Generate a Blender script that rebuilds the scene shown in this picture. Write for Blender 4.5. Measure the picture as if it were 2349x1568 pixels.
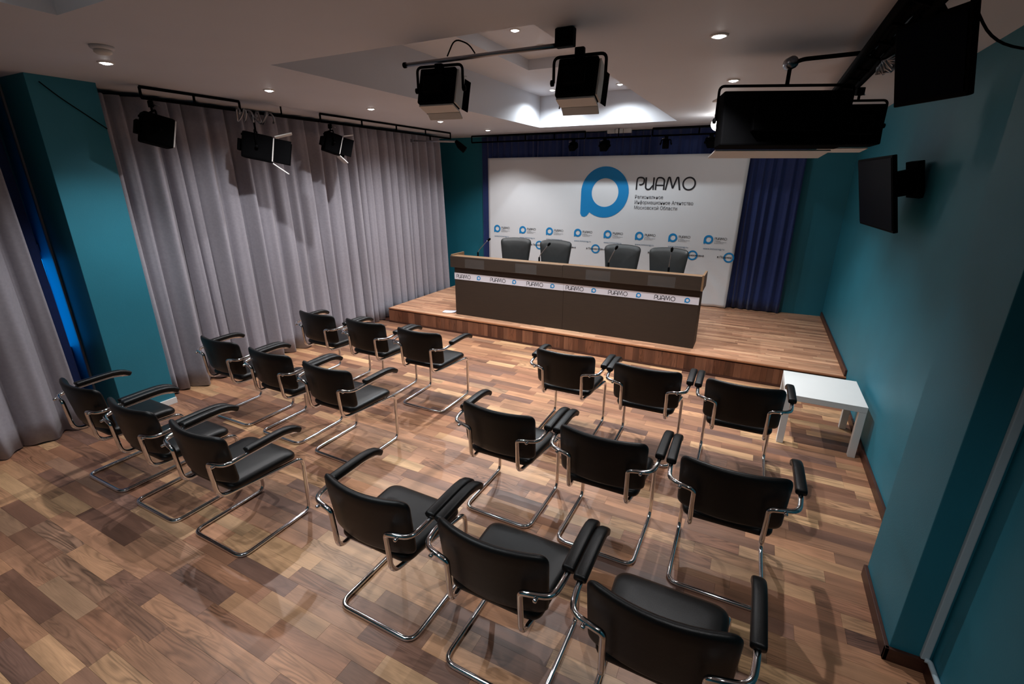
import bpy, bmesh, math, random
from mathutils import Vector, Matrix
random.seed(7)
for o in list(bpy.data.objects): bpy.data.objects.remove(o)
S = bpy.context.scene
COL = S.collection

# ------------------------------------------------------------------ camera, world, exposure
CAM_POS = Vector((0, 0, 2.1086))
FPX = 1078.918
PITCH, YAW, ROLL = math.radians(19.0126), math.radians(26.9688), math.radians(0.11)
_fw = Vector((-math.sin(YAW)*math.cos(PITCH), math.cos(YAW)*math.cos(PITCH), -math.sin(PITCH)))
_rt = Vector((math.cos(YAW), math.sin(YAW), 0)); _up = _rt.cross(_fw)
RT = _rt*math.cos(ROLL)+_up*math.sin(ROLL); UP = -_rt*math.sin(ROLL)+_up*math.cos(ROLL); FW = _fw
cd = bpy.data.cameras.new('camera'); cd.sensor_fit = 'HORIZONTAL'; cd.sensor_width = 36
cd.lens = 36*FPX/2349; cd.clip_start = .05; cd.clip_end = 60
cam = bpy.data.objects.new('camera', cd); COL.objects.link(cam)
m = Matrix((RT, UP, -FW)).transposed().to_4x4(); m.translation = CAM_POS; cam.matrix_world = m
S.camera = cam
W = bpy.data.worlds.new('world'); S.world = W; W.use_nodes = True
W.node_tree.nodes['Background'].inputs[0].default_value = (.02, .025, .03, 1)
W.node_tree.nodes['Background'].inputs[1].default_value = .2
S.view_settings.view_transform = 'Standard'; S.view_settings.look = 'None'
S.view_settings.gamma = 1; S.view_settings.use_curve_mapping = False
S.view_settings.exposure = 0.0
SPOT_W = 130.0           # power of one ceiling downlight
LAMP_COL = (.98, .97, .98)      # lamps in the flat ceiling
TRAY_COL = (.88, .95, 1.0)      # cooler lamps in the raised trays

# ------------------------------------------------------------------ dimensions
HC = 2.84               # ceiling
HT = 3.255              # tray ceiling
XR, XL = 1.03, -5.6     # right wall, left wall
YB, YN = 8.0, -1.6      # wall behind the stage, wall behind the camera
YS, HS = 5.455, .22     # stage front, stage height
YBAN = 7.83             # banner plane

# ------------------------------------------------------------------ materials
def srgb(c):
    return tuple(((v/255)/12.92 if v/255 <= .04045 else ((v/255+.055)/1.055)**2.4) for v in c)
MATS = {}
def mat(name, col, rough=.5, metal=0, noise=0, nscale=8, bump=0, bscale=60, spec=.5, sheen=0, coat=0, stretch=None):
    if name in MATS: return MATS[name]
    M = bpy.data.materials.new(name); M.use_nodes = True; nt = M.node_tree; N = nt.nodes; L = nt.links
    b = N['Principled BSDF']; c = srgb(col)
    b.inputs['Base Color'].default_value = (*c, 1); b.inputs['Roughness'].default_value = rough
    b.inputs['Metallic'].default_value = metal; b.inputs['Specular IOR Level'].default_value = spec
    if sheen: b.inputs['Sheen Weight'].default_value = sheen
    if coat: b.inputs['Coat Weight'].default_value = coat
    if noise or bump:
        tc = N.new('ShaderNodeTexCoord'); mp = N.new('ShaderNodeMapping'); L.new(tc.outputs['Object'], mp.inputs[0])
        if stretch: mp.inputs['Scale'].default_value = stretch
    if noise:
        n = N.new('ShaderNodeTexNoise'); n.inputs['Scale'].default_value = nscale; n.inputs['Detail'].default_value = 5
        L.new(mp.outputs[0], n.inputs['Vector'])
        r = N.new('ShaderNodeValToRGB'); r.color_ramp.elements[0].position = .3; r.color_ramp.elements[1].position = .7
        r.color_ramp.elements[0].color = (*[v*(1-noise) for v in c], 1); r.color_ramp.elements[1].color = (*[min(1, v*(1+noise)) for v in c], 1)
        L.new(n.outputs['Fac'], r.inputs[0]); L.new(r.outputs[0], b.inputs['Base Color'])
    if bump:
        n2 = N.new('ShaderNodeTexNoise'); n2.inputs['Scale'].default_value = bscale; n2.inputs['Detail'].default_value = 4
        L.new(mp.outputs[0], n2.inputs['Vector']); bp = N.new('ShaderNodeBump'); bp.inputs['Strength'].default_value = bump
        bp.inputs['Distance'].default_value = .01; L.new(n2.outputs['Fac'], bp.inputs['Height']); L.new(bp.outputs[0], b.inputs['Normal'])
    if name in ('black_metal', 'black_plastic', 'dark_screen'): b.inputs['IOR'].default_value = 1.18
    MATS[name] = M; return M
def emis(name, col, strength):
    M = bpy.data.materials.new(name); M.use_nodes = True; N = M.node_tree.nodes
    N.remove(N['Principled BSDF']); e = N.new('ShaderNodeEmission'); e.inputs[0].default_value = (*col, 1); e.inputs[1].default_value = strength
    M.node_tree.links.new(e.outputs[0], N['Material Output'].inputs[0]); MATS[name] = M; return M
def wood(name, tones, island=False, axis='X', rough=.40, fine=1.0):
    """laminate strips: one tone and one grain offset per strip"""
    M = bpy.data.materials.new(name); M.use_nodes = True; nt = M.node_tree; N = nt.nodes; L = nt.links; b = N['Principled BSDF']
    if island:
        g = N.new('ShaderNodeNewGeometry'); rnd = g.outputs['Random Per Island']
    else:
        oi = N.new('ShaderNodeObjectInfo'); rnd = oi.outputs['Random']
    geo = N.new('ShaderNodeNewGeometry'); sep = N.new('ShaderNodeSeparateXYZ'); L.new(geo.outputs['Position'], sep.inputs[0])
    def math_(op, a, bb=None):
        n = N.new('ShaderNodeMath'); n.operation = op
        for i, v in enumerate((a, bb)):
            if v is None: continue
            if isinstance(v, (int, float)): n.inputs[i].default_value = v
            else: L.new(v, n.inputs[i])
        return n.outputs[0]
    lo, ac = ('X', 'Y') if axis == 'X' else ('Z', 'X')
    off = math_('MULTIPLY', rnd, 57.0)
    cx = math_('ADD', math_('MULTIPLY', sep.outputs[lo], 1.7), off); cy = math_('MULTIPLY', sep.outputs[ac], 15.0)
    comb = N.new('ShaderNodeCombineXYZ'); L.new(cx, comb.inputs[0]); L.new(cy, comb.inputs[1]); L.new(off, comb.inputs[2])
    n1 = N.new('ShaderNodeTexNoise'); n1.inputs['Scale'].default_value = 1.0; n1.inputs['Detail'].default_value = 1.2; n1.inputs['Distortion'].default_value = .6; L.new(comb.outputs[0], n1.inputs['Vector'])
    ring = math_('SINE', math_('MULTIPLY', n1.outputs['Fac'], 62.0))
    ring = math_('POWER', math_('ADD', math_('MULTIPLY', ring, .5), .5), .6)
    cx2 = math_('ADD', math_('MULTIPLY', sep.outputs[lo], 9.0), off); cy2 = math_('MULTIPLY', sep.outputs[ac], 230.0*fine)
    comb2 = N.new('ShaderNodeCombineXYZ'); L.new(cx2, comb2.inputs[0]); L.new(cy2, comb2.inputs[1])
    n2 = N.new('ShaderNodeTexNoise'); n2.inputs['Scale'].default_value = 1.0; n2.inputs['Detail'].default_value = 3; L.new(comb2.outputs[0], n2.inputs['Vector'])
    ramp = N.new('ShaderNodeValToRGB'); cr = ramp.color_ramp
    cr.elements[0].position = 0; cr.elements[0].color = (*srgb(tones[0]), 1)
    cr.elements[1].position = 1; cr.elements[1].color = (*srgb(tones[-1]), 1)
    for i, t in enumerate(tones[1:-1], 1):
        e = cr.elements.new(i/(len(tones)-1)); e.color = (*srgb(t), 1)
    L.new(rnd, ramp.inputs[0])
    n4 = N.new('ShaderNodeTexNoise'); n4.inputs['Scale'].default_value = .7; n4.inputs['Detail'].default_value = 0
    cz = N.new('ShaderNodeCombineXYZ'); L.new(cx, cz.inputs[0]); L.new(math_('MULTIPLY', sep.outputs[ac], 6.0), cz.inputs[1]); L.new(math_('ADD', off, 31.0), cz.inputs[2]); L.new(cz.outputs[0], n4.inputs['Vector'])
    # broad blotches inside one strip
    n3 = N.new('ShaderNodeTexNoise'); n3.inputs['Scale'].default_value = .9; n3.inputs['Detail'].default_value = 1; L.new(comb.outputs[0], n3.inputs['Vector'])
    amt = math_('MAXIMUM', math_('MULTIPLY', math_('SUBTRACT', n4.outputs['Fac'], .40), 1.5), .04)
    v = math_('ADD', math_('MULTIPLY', math_('SUBTRACT', ring, .7), amt), math_('MULTIPLY', n2.outputs['Fac'], .55))
    v = math_('ADD', v, math_('MULTIPLY', n3.outputs['Fac'], 1.1)); v = math_('ADD', v, .17)
    mixn = N.new('ShaderNodeMix'); mixn.data_type = 'RGBA'; mixn.blend_type = 'MULTIPLY'; mixn.inputs['Factor'].default_value = 1
    cv = N.new('ShaderNodeCombineColor'); [L.new(v, cv.inputs[i]) for i in range(3)]
    L.new(ramp.outputs[0], mixn.inputs['A']); L.new(cv.outputs[0], mixn.inputs['B']); L.new(mixn.outputs['Result'], b.inputs['Base Color'])
    rr = math_('ADD', math_('MULTIPLY', n2.outputs['Fac'], .12), rough-.06); L.new(rr, b.inputs['Roughness'])
    b.inputs['Specular IOR Level'].default_value = .45
    bp = N.new('ShaderNodeBump'); bp.inputs['Strength'].default_value = .06; bp.inputs['Distance'].default_value = .002
    L.new(n2.outputs['Fac'], bp.inputs['Height']); L.new(bp.outputs[0], b.inputs['Normal'])
    MATS[name] = M; return M

TONES = [(98, 68, 56), (174, 126, 94), (118, 86, 69), (152, 106, 80), (188, 146, 108), (136, 94, 71), (110, 82, 71), (180, 130, 96), (140, 106, 85), (194, 154, 114), (162, 114, 86), (124, 88, 68)]
M_PLANK = wood('laminate_strip', TONES); M_PLANKI = wood('laminate_strip_field', TONES, island=True)
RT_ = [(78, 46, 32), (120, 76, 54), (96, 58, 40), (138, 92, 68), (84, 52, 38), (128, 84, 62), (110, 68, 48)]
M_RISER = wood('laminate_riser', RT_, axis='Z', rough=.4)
M_TEAL = mat('teal_paint', (30, 114, 134), .55, noise=.05, nscale=3, bump=.08, bscale=120)
M_CEIL = mat('ceiling_paint', (202, 204, 210), .6, noise=.02, nscale=2, bump=.03, bscale=150)
M_CURT = mat('grey_drape', (150, 147, 156), .85, noise=.06, nscale=40, bump=.1, bscale=400, sheen=.2)
M_BLUE = mat('navy_drape', (5, 38, 98), .7, noise=.1, nscale=30, bump=.1, bscale=300, sheen=.3)
M_BAN = mat('banner_cloth', (226, 229, 232), .7, noise=.01, nscale=4, bump=.04, bscale=300)
M_LOGO = mat('logo_blue', (0, 134, 200), .6, noise=.01); M_INK = mat('print_black', (22, 22, 30), .6, noise=.01)
M_INKG = mat('print_grey', (90, 92, 98), .6, noise=.01); M_WEB = mat('print_blue_grey', (70, 110, 140), .6, noise=.01)
M_LEATH = mat('black_leatherette', (11, 10, 10), .40, noise=.12, nscale=30, bump=.12, bscale=450, spec=.35)
M_OLEATH = mat('office_leather', (40, 42, 42), .45, noise=.1, nscale=20, bump=.15, bscale=300, spec=.5)
M_CHROME = mat('chrome', (226, 226, 228), .09, metal=1, noise=.02)
M_STEEL = mat('brushed_steel', (150, 150, 155), .3, metal=1, noise=.04)
M_DESK = mat('wenge_panel', (44, 31, 20), .6, noise=.12, nscale=6, bump=.05, bscale=200, stretch=(1, 1, 12))
M_DESKT = mat('wenge_top', (120, 92, 66), .4, noise=.1, nscale=6, stretch=(1, 12, 1))
M_WHITE = mat('white_lacquer', (222, 224, 222), .4, noise=.01)
M_STRIPW = mat('white_strip', (220, 218, 226), .5, noise=.01)
M_BASE = mat('dark_wood_skirting', (66, 36, 26), .45, noise=.2, nscale=10, stretch=(1, 1, 8))
M_NOSE = mat('stage_nosing', (140, 90, 60), .35, noise=.12, nscale=10)
M_BLK = mat('black_metal', (7, 7, 8), .75, noise=.1, bump=.05, spec=.1)
M_BLKP = mat('black_plastic', (6, 6, 7), .6, noise=.08, spec=.15)
M_SCREEN = mat('dark_screen', (4, 5, 12), .3, noise=.05, spec=.08)
M_FWHITE = mat('fixture_white', (214, 212, 208), .5, noise=.03)
M_REFL = mat('reflector', (205, 200, 196), .35, noise=.02)
M_TRUNK = mat('white_trunking', (170, 190, 200), .45, noise=.01)
M_TRIMG = mat('grey_trim', (120, 124, 132), .5, noise=.02)
M_BULB = emis('lamp_glow', (1, .97, .94), 40)
M_DAY = emis('daylight_blue', (.0, .33, 1.0), 2.4)
M_ACR = bpy.data.materials.new('clear_acrylic'); M_ACR.use_nodes = True
_b = M_ACR.node_tree.nodes['Principled BSDF']; _b.inputs['Base Color'].default_value = (.3, .3, .3, 1); _b.inputs['Roughness'].default_value = .15
_b.inputs['Alpha'].default_value = .045
_n = M_ACR.node_tree.nodes.new('ShaderNodeTexNoise'); _n.inputs['Scale'].default_value = 20

# ------------------------------------------------------------------ object helpers
def link(name, me, mt=None, parent=None, smooth=False):
    o = bpy.data.objects.new(name, me); COL.objects.link(o)
    if mt is not None and len(me.materials) == 0: me.materials.append(mt)
    if parent: o.parent = parent
    if smooth:
        for p in me.polygons: p.use_smooth = True
    return o
def from_bm(name, bm, mt, parent=None, smooth=False):
    me = bpy.data.meshes.new(name); bmesh.ops.recalc_face_normals(bm, faces=bm.faces[:]); bm.to_mesh(me); bm.free()
    return link(name, me, mt, parent, smooth)
def thing(name, label, cat, loc=(0, 0, 0), rz=0, group=None, rot=None):
    o = bpy.data.objects.new(name, None); COL.objects.link(o); o.empty_display_size = .1
    o.location = loc; o.rotation_euler = rot if rot else (0, 0, rz); o['label'] = label; o['category'] = cat
    if group: o['group'] = group
    return o
def tag(o, label, cat, group=None):
    o['label'] = label; o['category'] = cat
    if group: o['group'] = group
    return o
def struct(o): o['kind'] = 'structure'; return o
def box_bm(bm, c, s, bev=0, mtx=None):
    r = bmesh.ops.create_cube(bm, size=1); vs = r['verts']
    for v in vs: v.co = Vector((v.co.x*s[0]+c[0], v.co.y*s[1]+c[1], v.co.z*s[2]+c[2]))
    if bev:
        es = list({e for v in vs for e in v.link_edges}); res = bmesh.ops.bevel(bm, geom=es, offset=bev, segments=2, affect='EDGES', profile=.6)
        vs = list({v for f in res['faces'] for v in f.verts} | {v for v in vs if v.is_valid})
    if mtx is not None:
        for v in vs: v.co = mtx @ v.co
    return vs
def box(name, c, s, mt, parent=None, bev=.002):
    bm = bmesh.new(); box_bm(bm, c, s, bev); return from_bm(name, bm, mt, parent)
def span(name, x, y, z, mt, parent=None, bev=.002):
    return box(name, ((x[0]+x[1])/2, (y[0]+y[1])/2, (z[0]+z[1])/2), (x[1]-x[0], y[1]-y[0], z[1]-z[0]), mt, parent, bev)
def fillet(pts, r, n=5):
    P = [Vector(p) for p in pts]; rs = r if isinstance(r, (list, tuple)) else [r]*len(P); out = [P[0]]
    for i in range(1, len(P)-1):
        a, b, c = P[i-1], P[i], P[i+1]; u = (a-b); v = (c-b); lu, lv = u.length, v.length
        if lu < 1e-6 or lv < 1e-6: continue
        u /= lu; v /= lv; d = min(rs[i], lu*.48, lv*.48)
        A = b+u*d; B = b+v*d
        for k in range(n+1):
            t = k/n; out.append(A*(1-t)**2 + b*2*t*(1-t) + B*t*t)
    out.append(P[-1]); return out
def sweep(bm, path, ra, rb=None, seg=10, power=2.0, caps=True, upv=Vector((0, 0, 1)), scale=None):
    """sweep a (super)elliptic section along a path: ra across, rb along upv"""
    rb = rb or ra; P = [Vector(p) for p in path]; rings = []; prev = None
    for i, p in enumerate(P):
        t = (P[min(i+1, len(P)-1)]-P[max(i-1, 0)]).normalized()
        if prev is None:
            u = upv if abs(t.dot(upv)) < .95 else Vector((0, 1, 0))
            s = t.cross(u).normalized()
        else:
            s = prev-t*prev.dot(t); s = s.normalized() if s.length > 1e-5 else t.orthogonal().normalized()
        prev = s; u2 = s.cross(t).normalized(); k = scale[i] if scale else 1
        ring = []
        for j in range(seg):
            a = 2*math.pi*j/seg; ca, sa = math.cos(a), math.sin(a)
            x = math.copysign(abs(ca)**(2/power), ca)*ra*k; y = math.copysign(abs(sa)**(2/power), sa)*rb*k
            ring.append(bm.verts.new(p+s*x+u2*y))
        rings.append(ring)
    for a, b in zip(rings, rings[1:]):
        for j in range(seg): bm.faces.new((a[j], a[(j+1) % seg], b[(j+1) % seg], b[j]))
    if caps: bm.faces.new(rings[0][::-1]); bm.faces.new(rings[-1])
def tube(name, path, r, mt, parent=None, seg=10, smooth=True):
    bm = bmesh.new(); sweep(bm, path, r, seg=seg); return from_bm(name, bm, mt, parent, smooth)
def lathe(bm, prof, c=(0, 0, 0), seg=20, axis='Z', cap=True):
    rings = []
    for r, h in prof:
        ring = []
        for j in range(seg):
            a = 2*math.pi*j/seg; x, y = r*math.cos(a), r*math.sin(a)
            p = (x, y, h) if axis == 'Z' else ((x, h, y) if axis == 'Y' else (h, x, y))
            ring.append(bm.verts.new(Vector(p)+Vector(c)))
        rings.append(ring)
    for a, b in zip(rings, rings[1:]):
        for j in range(seg): bm.faces.new((a[j], a[(j+1) % seg], b[(j+1) % seg], b[j]))
    if cap: bm.faces.new(rings[0][::-1]); bm.faces.new(rings[-1])
def rrect(w0, w1, y0, y1, r, n=6):
    """rounded trapezoid outline, width w0 at y0 and w1 at y1; r = corner radii (y0 corners, y1 corners)"""
    pts = [(-w0/2, y0), (w0/2, y0), (w1/2, y1), (-w1/2, y1)]; rr = [r[0], r[0], r[1], r[1]]; out = []
    for i in range(4):
        a, b, c = Vector(pts[i-1]), Vector(pts[i]), Vector(pts[(i+1) % 4])
        u = (a-b).normalized(); v = (c-b).normalized(); A = b+u*rr[i]; B = b+v*rr[i]
        for k in range(n+1):
            t = k/n; out.append(A*(1-t)**2+b*2*t*(1-t)+B*t*t)
        # extra points along the side so that a bent cushion stays smooth
        C = c+(b-c).normalized()*rr[(i+1) % 4]
        for k in range(1, 8): out.append(B.lerp(C, k/8))
    return out
def cushion(name, outline, rings, fn, mt, parent=None):
    """rings: (inset, t) from the middle of one face over the edge to the middle of the other; fn(x, y, t) -> 3D"""
    bm = bmesh.new(); xs = [p[0] for p in outline]; ys = [p[1] for p in outline]
    cx, cy = (min(xs)+max(xs))/2, (min(ys)+max(ys))/2; hx, hy = (max(xs)-min(xs))/2, (max(ys)-min(ys))/2; R = []
    for ins, t in rings:
        kx, ky = max(0.02, 1-ins/hx), max(0.02, 1-ins/hy)
        R.append([bm.verts.new(fn(cx+(p[0]-cx)*kx, cy+(p[1]-cy)*ky, t)) for p in outline])
    n = len(outline)
    def inner(ring, t, ins):
        out = []
        kx, ky = max(0.02, 1-ins/hx), max(0.02, 1-ins/hy)
        for q in (.8, .6, .4, .2, .05): out.append([bm.verts.new(fn(cx+(p[0]-cx)*kx*q, cy+(p[1]-cy)*ky*q, t)) for p in outline])
        return out
    R = inner(R[0], rings[0][1], rings[0][0])[::-1]+R+inner(R[-1], rings[-1][1], rings[-1][0])
    for a, b in zip(R, R[1:]):
        for j in range(n): bm.faces.new((a[j], a[(j+1) % n], b[(j+1) % n], b[j]))
    bm.faces.new(R[0][::-1]); bm.faces.new(R[-1])
    return from_bm(name, bm, mt, parent, True)
def copy_tree(o, parent=None):
    c = o.copy(); COL.objects.link(c); c.parent = parent
    for ch in o.children: copy_tree(ch, c)
    return c
def px_of(p):
    v = Vector(p)-CAM_POS; d = v.dot(FW)
    return (1174.5+FPX*v.dot(RT)/d, 784-FPX*v.dot(UP)/d, d)

# ------------------------------------------------------------------ floor with laminate strips
floor = struct(span('floor', (XL-.1, XR+.35), (YN-.1, YB+.1), (-.10, -.008), M_BASE, bev=0))
PW, PG = .0955, .0008
strips = []
rng = random.Random(3); y = YN; row = 0
while y < YS-.01:
    w = min(PW, YS-y); x = XL+.05-rng.uniform(0, .4)
    while x < XR+.28:
        l = rng.choice((.36, .44, .48, .48, .52, .6)); strips.append((x, min(x+l, XR+.3), y, y+w)); x += l
    y += PW; row += 1
def score(s):
    cx, cy = (s[0]+s[1])/2, (s[2]+s[3])/2; u, v, d = px_of((cx, cy, 0))
    if d < .2 or not (-40 < u < 2390 and -20 < v < 1600): return 0
    return (s[1]-s[0])*CAM_POS.z/d**3
strips.sort(key=score, reverse=True)
bm = bmesh.new(); box_bm(bm, (0, 0, -.004), (1, 1, .008)); 
pme = bpy.data.meshes.new('plank'); bmesh.ops.recalc_face_normals(bm, faces=bm.faces[:]); bm.to_mesh(pme); bm.free(); pme.materials.append(M_PLANK)
for s in strips[:300]:
    o = link('plank', pme, None, floor); o.location = ((s[0]+s[1])/2, (s[2]+s[3])/2, rng.uniform(-.0004, 0)); o.scale = (s[1]-s[0]-PG, s[3]-s[2]-PG, 1)
bm = bmesh.new()
for s in strips[300:]: box_bm(bm, ((s[0]+s[1])/2, (s[2]+s[3])/2, -.0042), (s[1]-s[0]-PG, s[3]-s[2]-PG, .008))
f = from_bm('plank_field', bm, M_PLANKI, floor); f['kind'] = 'stuff'

# ------------------------------------------------------------------ walls
struct(span('wall_left', (XL-.12, XL), (YN, YB), (0, HC+.05), M_TEAL))
struct(span('wall_back', (XL, XR+.12), (YB, YB+.12), (0, HC+.05), M_TEAL))
struct(span('wall_near', (XL, XR+.4), (YN-.12, YN), (0, HC+.05), M_TEAL))
struct(span('wall_right', (XR, XR+.12), (2.4, YB), (0, HC+.05), M_TEAL))
struct(span('wall_right_pier', (.833, XR+.2), (2.222, 2.762), (0, HC+.02), M_TEAL, bev=.004))
struct(span('wall_right_recess', (.985, XR+.2), (YN, 2.2215), (0, HC+.02), M_TEAL))
struct(span('wall_left_pier', (XL, -4.918), (1.83, 2.27), (0, HC+.02), M_TEAL, bev=.004))
struct(span('baseboard_left', (-4.918, -4.904), (1.828, 2.272), (0, .06), M_WHITE))
# right hand skirting, following the pier
bm = bmesh.new()
for x, y in (((XR-.018, XR), (2.762, YS-.02)), ((.815, .833), (2.204, 2.764)), ((.967, .985), (YN, 2.204))):
    box_bm(bm, ((x[0]+x[1])/2, (y[0]+y[1])/2, .036), (x[1]-x[0], y[1]-y[0], .072), .003)
box_bm(bm, (.9, 2.213, .036), (.17, .018, .072), .003)
struct(from_bm('baseboard_right', bm, M_BASE))
bm = bmesh.new(); box_bm(bm, (.956, 2.2115, 1.44), (.03, .021, 2.72), .004); struct(from_bm('trim_1', bm, M_TRUNK))
struct(tube('trim_2', fillet([(.955, 2.2, .084), (.972, 2.195, .084), (.974, 2.1, .084), (.974, YN+.02, .084)], .02), .011, M_TRUNK))
struct(span('trim_3', (-5.36, -5.335), (1.815, 1.8295), (.02, HC-.02), M_TRIMG))

# ------------------------------------------------------------------ ceiling with two trays
TX0, TX1, TY0, TY1 = -3.10, -1.143, 2.482, 6.985      # far tray
UX0, UX1, UY0, UY1 = -3.17, -1.143, -1.2, 1.345       # tray above the camera
c = struct(bpy.data.objects.new('ceiling', None)); COL.objects.link(c)
bm = bmesh.new()
def slab(x0, x1, y0, y1, z0, z1): box_bm(bm, ((x0+x1)/2, (y0+y1)/2, (z0+z1)/2), (x1-x0, y1-y0, z1-z0))
T = .06
slab(XL, TX0, YN, YB, HC, HC+T); slab(TX1, XR+.35, YN, YB, HC, HC+T)
slab(TX0, TX1, TY1, YB, HC, HC+T); slab(TX0, TX1, UY1, TY0, HC, HC+T); slab(TX0, TX1, YN, UY0, HC, HC+T)
bpy.data.objects.remove(c); c = struct(from_bm('ceiling', bm, M_CEIL))
IX0, IX1, IY0, IY1, IZ = -2.52, -1.72, 3.1, 5.34, 3.36
bm = bmesh.new()
slab(TX0-.05, TX0, TY0-.05, TY1+.05, HC+T, HT+.05); slab(TX1, TX1+.05, TY0-.05, TY1+.05, HC+T, HT+.05)
slab(TX0, TX1, TY1, TY1+.05, HC+T, HT+.05); slab(TX0, TX1, TY0-.05, TY0, HC+T, HT+.05)
slab(TX0, IX0, TY0, TY1, HT, HT+.05); slab(IX1, TX1, TY0, TY1, HT, HT+.05); slab(IX0, IX1, TY0, IY0, HT, HT+.05); slab(IX0, IX1, IY1, TY1, HT, HT+.05)
slab(IX0-.05, IX0, IY0-.05, IY1+.05, HT+.05, IZ); slab(IX1, IX1+.05, IY0-.05, IY1+.05, HT+.05, IZ); slab(IX0, IX1, IY1, IY1+.05, HT+.05, IZ); slab(IX0, IX1, IY0-.05, IY0, HT+.05, IZ)
slab(IX0-.05, IX1+.05, IY0-.05, IY1+.05, IZ, IZ+.05)
from_bm('ceiling_tray', bm, M_CEIL, c)
bm = bmesh.new()
slab(UX0-.05, UX0, UY0-.05, UY1+.05, HC+T-.059, HT+.05); slab(UX1, UX1+.05, UY0-.05, UY1+.05, HC+T, HT+.05)
slab(UX0, UX1, UY1, UY1+.05, HC+T, HT+.05); slab(UX0, UX1, UY0-.05, UY0, HC+T, HT+.05); slab(UX0-.05, UX1+.05, UY0-.05, UY1+.05, HT, HT+.05)
from_bm('ceiling_tray', bm, M_CEIL, c)

# ------------------------------------------------------------------ ceiling downlights
def ring_mesh():
    bm = bmesh.new(); prof = [(.030, -.002), (.033, -.007), (.042, -.008), (.048, -.004), (.049, 0)]
    lathe(bm, prof, seg=24, cap=False); me = bpy.data.meshes.new('trim_ring'); bmesh.ops.recalc_face_normals(bm, faces=bm.faces[:]); bm.to_mesh(me); bm.free(); me.materials.append(M_FWHITE); return me
def bulb_mesh():
    bm = bmesh.new(); lathe(bm, [(.031, -.001), (.028, -.008), (.018, -.013), (.004, -.015)], seg=20); me = bpy.data.meshes.new('bulb'); bm.to_mesh(me); bm.free(); me.materials.append(M_BULB); return me
RING, BULB = ring_mesh(), bulb_mesh()
def downlight(x, y, z, label, cone=122, k=1.0, tilt=(0, 0), blend=.75):
    col = TRAY_COL if z > HC+.1 else LAMP_COL
    t = thing('ceiling_downlight', label, 'downlight', (x, y, z), group='recessed ceiling downlights')
    r = link('trim_ring', RING, None, t, True); b = link('bulb', BULB, None, t, True)
    ld = bpy.data.lights.new('downlight_beam', 'SPOT'); ld.energy = SPOT_W*k; ld.color = col; ld.spot_size = math.radians(cone); ld.spot_blend = blend; ld.shadow_soft_size = .018
    l = bpy.data.objects.new('downlight_beam', ld); COL.objects.link(l); l.parent = t; l.location = (0, 0, -.03); l.rotation_euler = (tilt[0], tilt[1], 0)
    return t
downlight(-4.015, 1.942, HC, 'lit downlight in front of the teal pier, beside the smoke detector', 112, k=.66)
downlight(-3.95, 3.11, HC, 'lit downlight above the left chairs, second along the grey curtain', 150, .95, blend=1.0)
downlight(-3.95, 4.36, HC, 'lit downlight third along the grey curtain, above the gap before the stage', 150, .95, blend=1.0)
downlight(-3.95, 5.66, HC, 'lit downlight fourth along the grey curtain, above the stage edge', 150, .95, blend=1.0)
downlight(-3.96, 6.94, HC, 'farthest lit downlight along the grey curtain, near the banner corner', 122, .42, blend=.6)
downlight(-.335, 3.09, HC, 'lit downlight on the right of the far ceiling tray, nearer one', 98, .75)
downlight(-.335, 4.42, HC, 'lit downlight on the right of the far ceiling tray, behind the big panel light', 98)
downlight(-.335, 5.75, HC, 'lit downlight above the right stage edge, hidden by the big panel light', 104)
downlight(-2.17, 4.31, IZ, 'lit downlight in the raised middle of the ceiling tray, nearer one', 104, 2.1)
downlight(-2.17, 4.88, IZ, 'lit downlight in the raised middle of the ceiling tray, farther one', 104, 2.1)
downlight(-2.74, 6.57, HT, 'lit downlight at the far left of the ceiling tray', 150, .40, blend=.6)
downlight(-1.82, 6.57, HT, 'lit downlight at the far right of the ceiling tray', 150, .40, blend=.6)
# further lamps above and behind the photographer
downlight(.25, .55, HC, 'added downlight off the right row, lighting the near face of the right pier', 112, .38)  # added fill lamp, set off the row to light the pier's near face
downlight(-2.74, .86, HT, 'lit downlight at the far left of the near ceiling tray', 104, .5, blend=.8)
downlight(-1.82, .86, HT, 'lit downlight at the far right of the near ceiling tray', 104, .5, blend=.8)
downlight(-2.17, -.4, HT, 'lit downlight in the middle of the near ceiling tray', 96)
# globe lamp by the stage
t = thing('globe_lamp', 'small bright white globe lamp on the ceiling left of the big panel light', 'lamp', (-.60, 6.52, HC))
bm = bmesh.new(); lathe(bm, [(.05, 0), (.05, -.02), (.035, -.035)], seg=20); from_bm('lamp_base', bm, M_FWHITE, t, True)
bm = bmesh.new(); lathe(bm, [(.02, -.034)]+[(.075*math.sin(a), -.105-.075*-math.cos(a)) for a in [math.pi*k/10 for k in range(2, 10)]][::1]+[(.004, -.18)], seg=20)
from_bm('globe', bm, emis('globe_glow', (1, .96, .9), 12), t, True)
ld = bpy.data.lights.new('globe_light', 'POINT'); ld.energy = 4; ld.color = LAMP_COL; ld.shadow_soft_size = .08
l = bpy.data.objects.new('globe_light', ld); COL.objects.link(l); l.parent = t; l.location = (0, 0, -.27)
# smoke detector
t = thing('smoke_detector', 'round white smoke detector on the ceiling beside the left front downlight', 'smoke detector', (-3.56, 1.72, HC))
bm = bmesh.new(); lathe(bm, [(.06, 0), (.06, -.012), (.052, -.02)], seg=24); from_bm('detector_base', bm, M_CEIL, t, True)
bm = bmesh.new(); lathe(bm, [(.044, -.02), (.044, -.034), (.03, -.045), (.006, -.047)], seg=24); from_bm('detector_head', bm, M_FWHITE, t, True)

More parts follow.
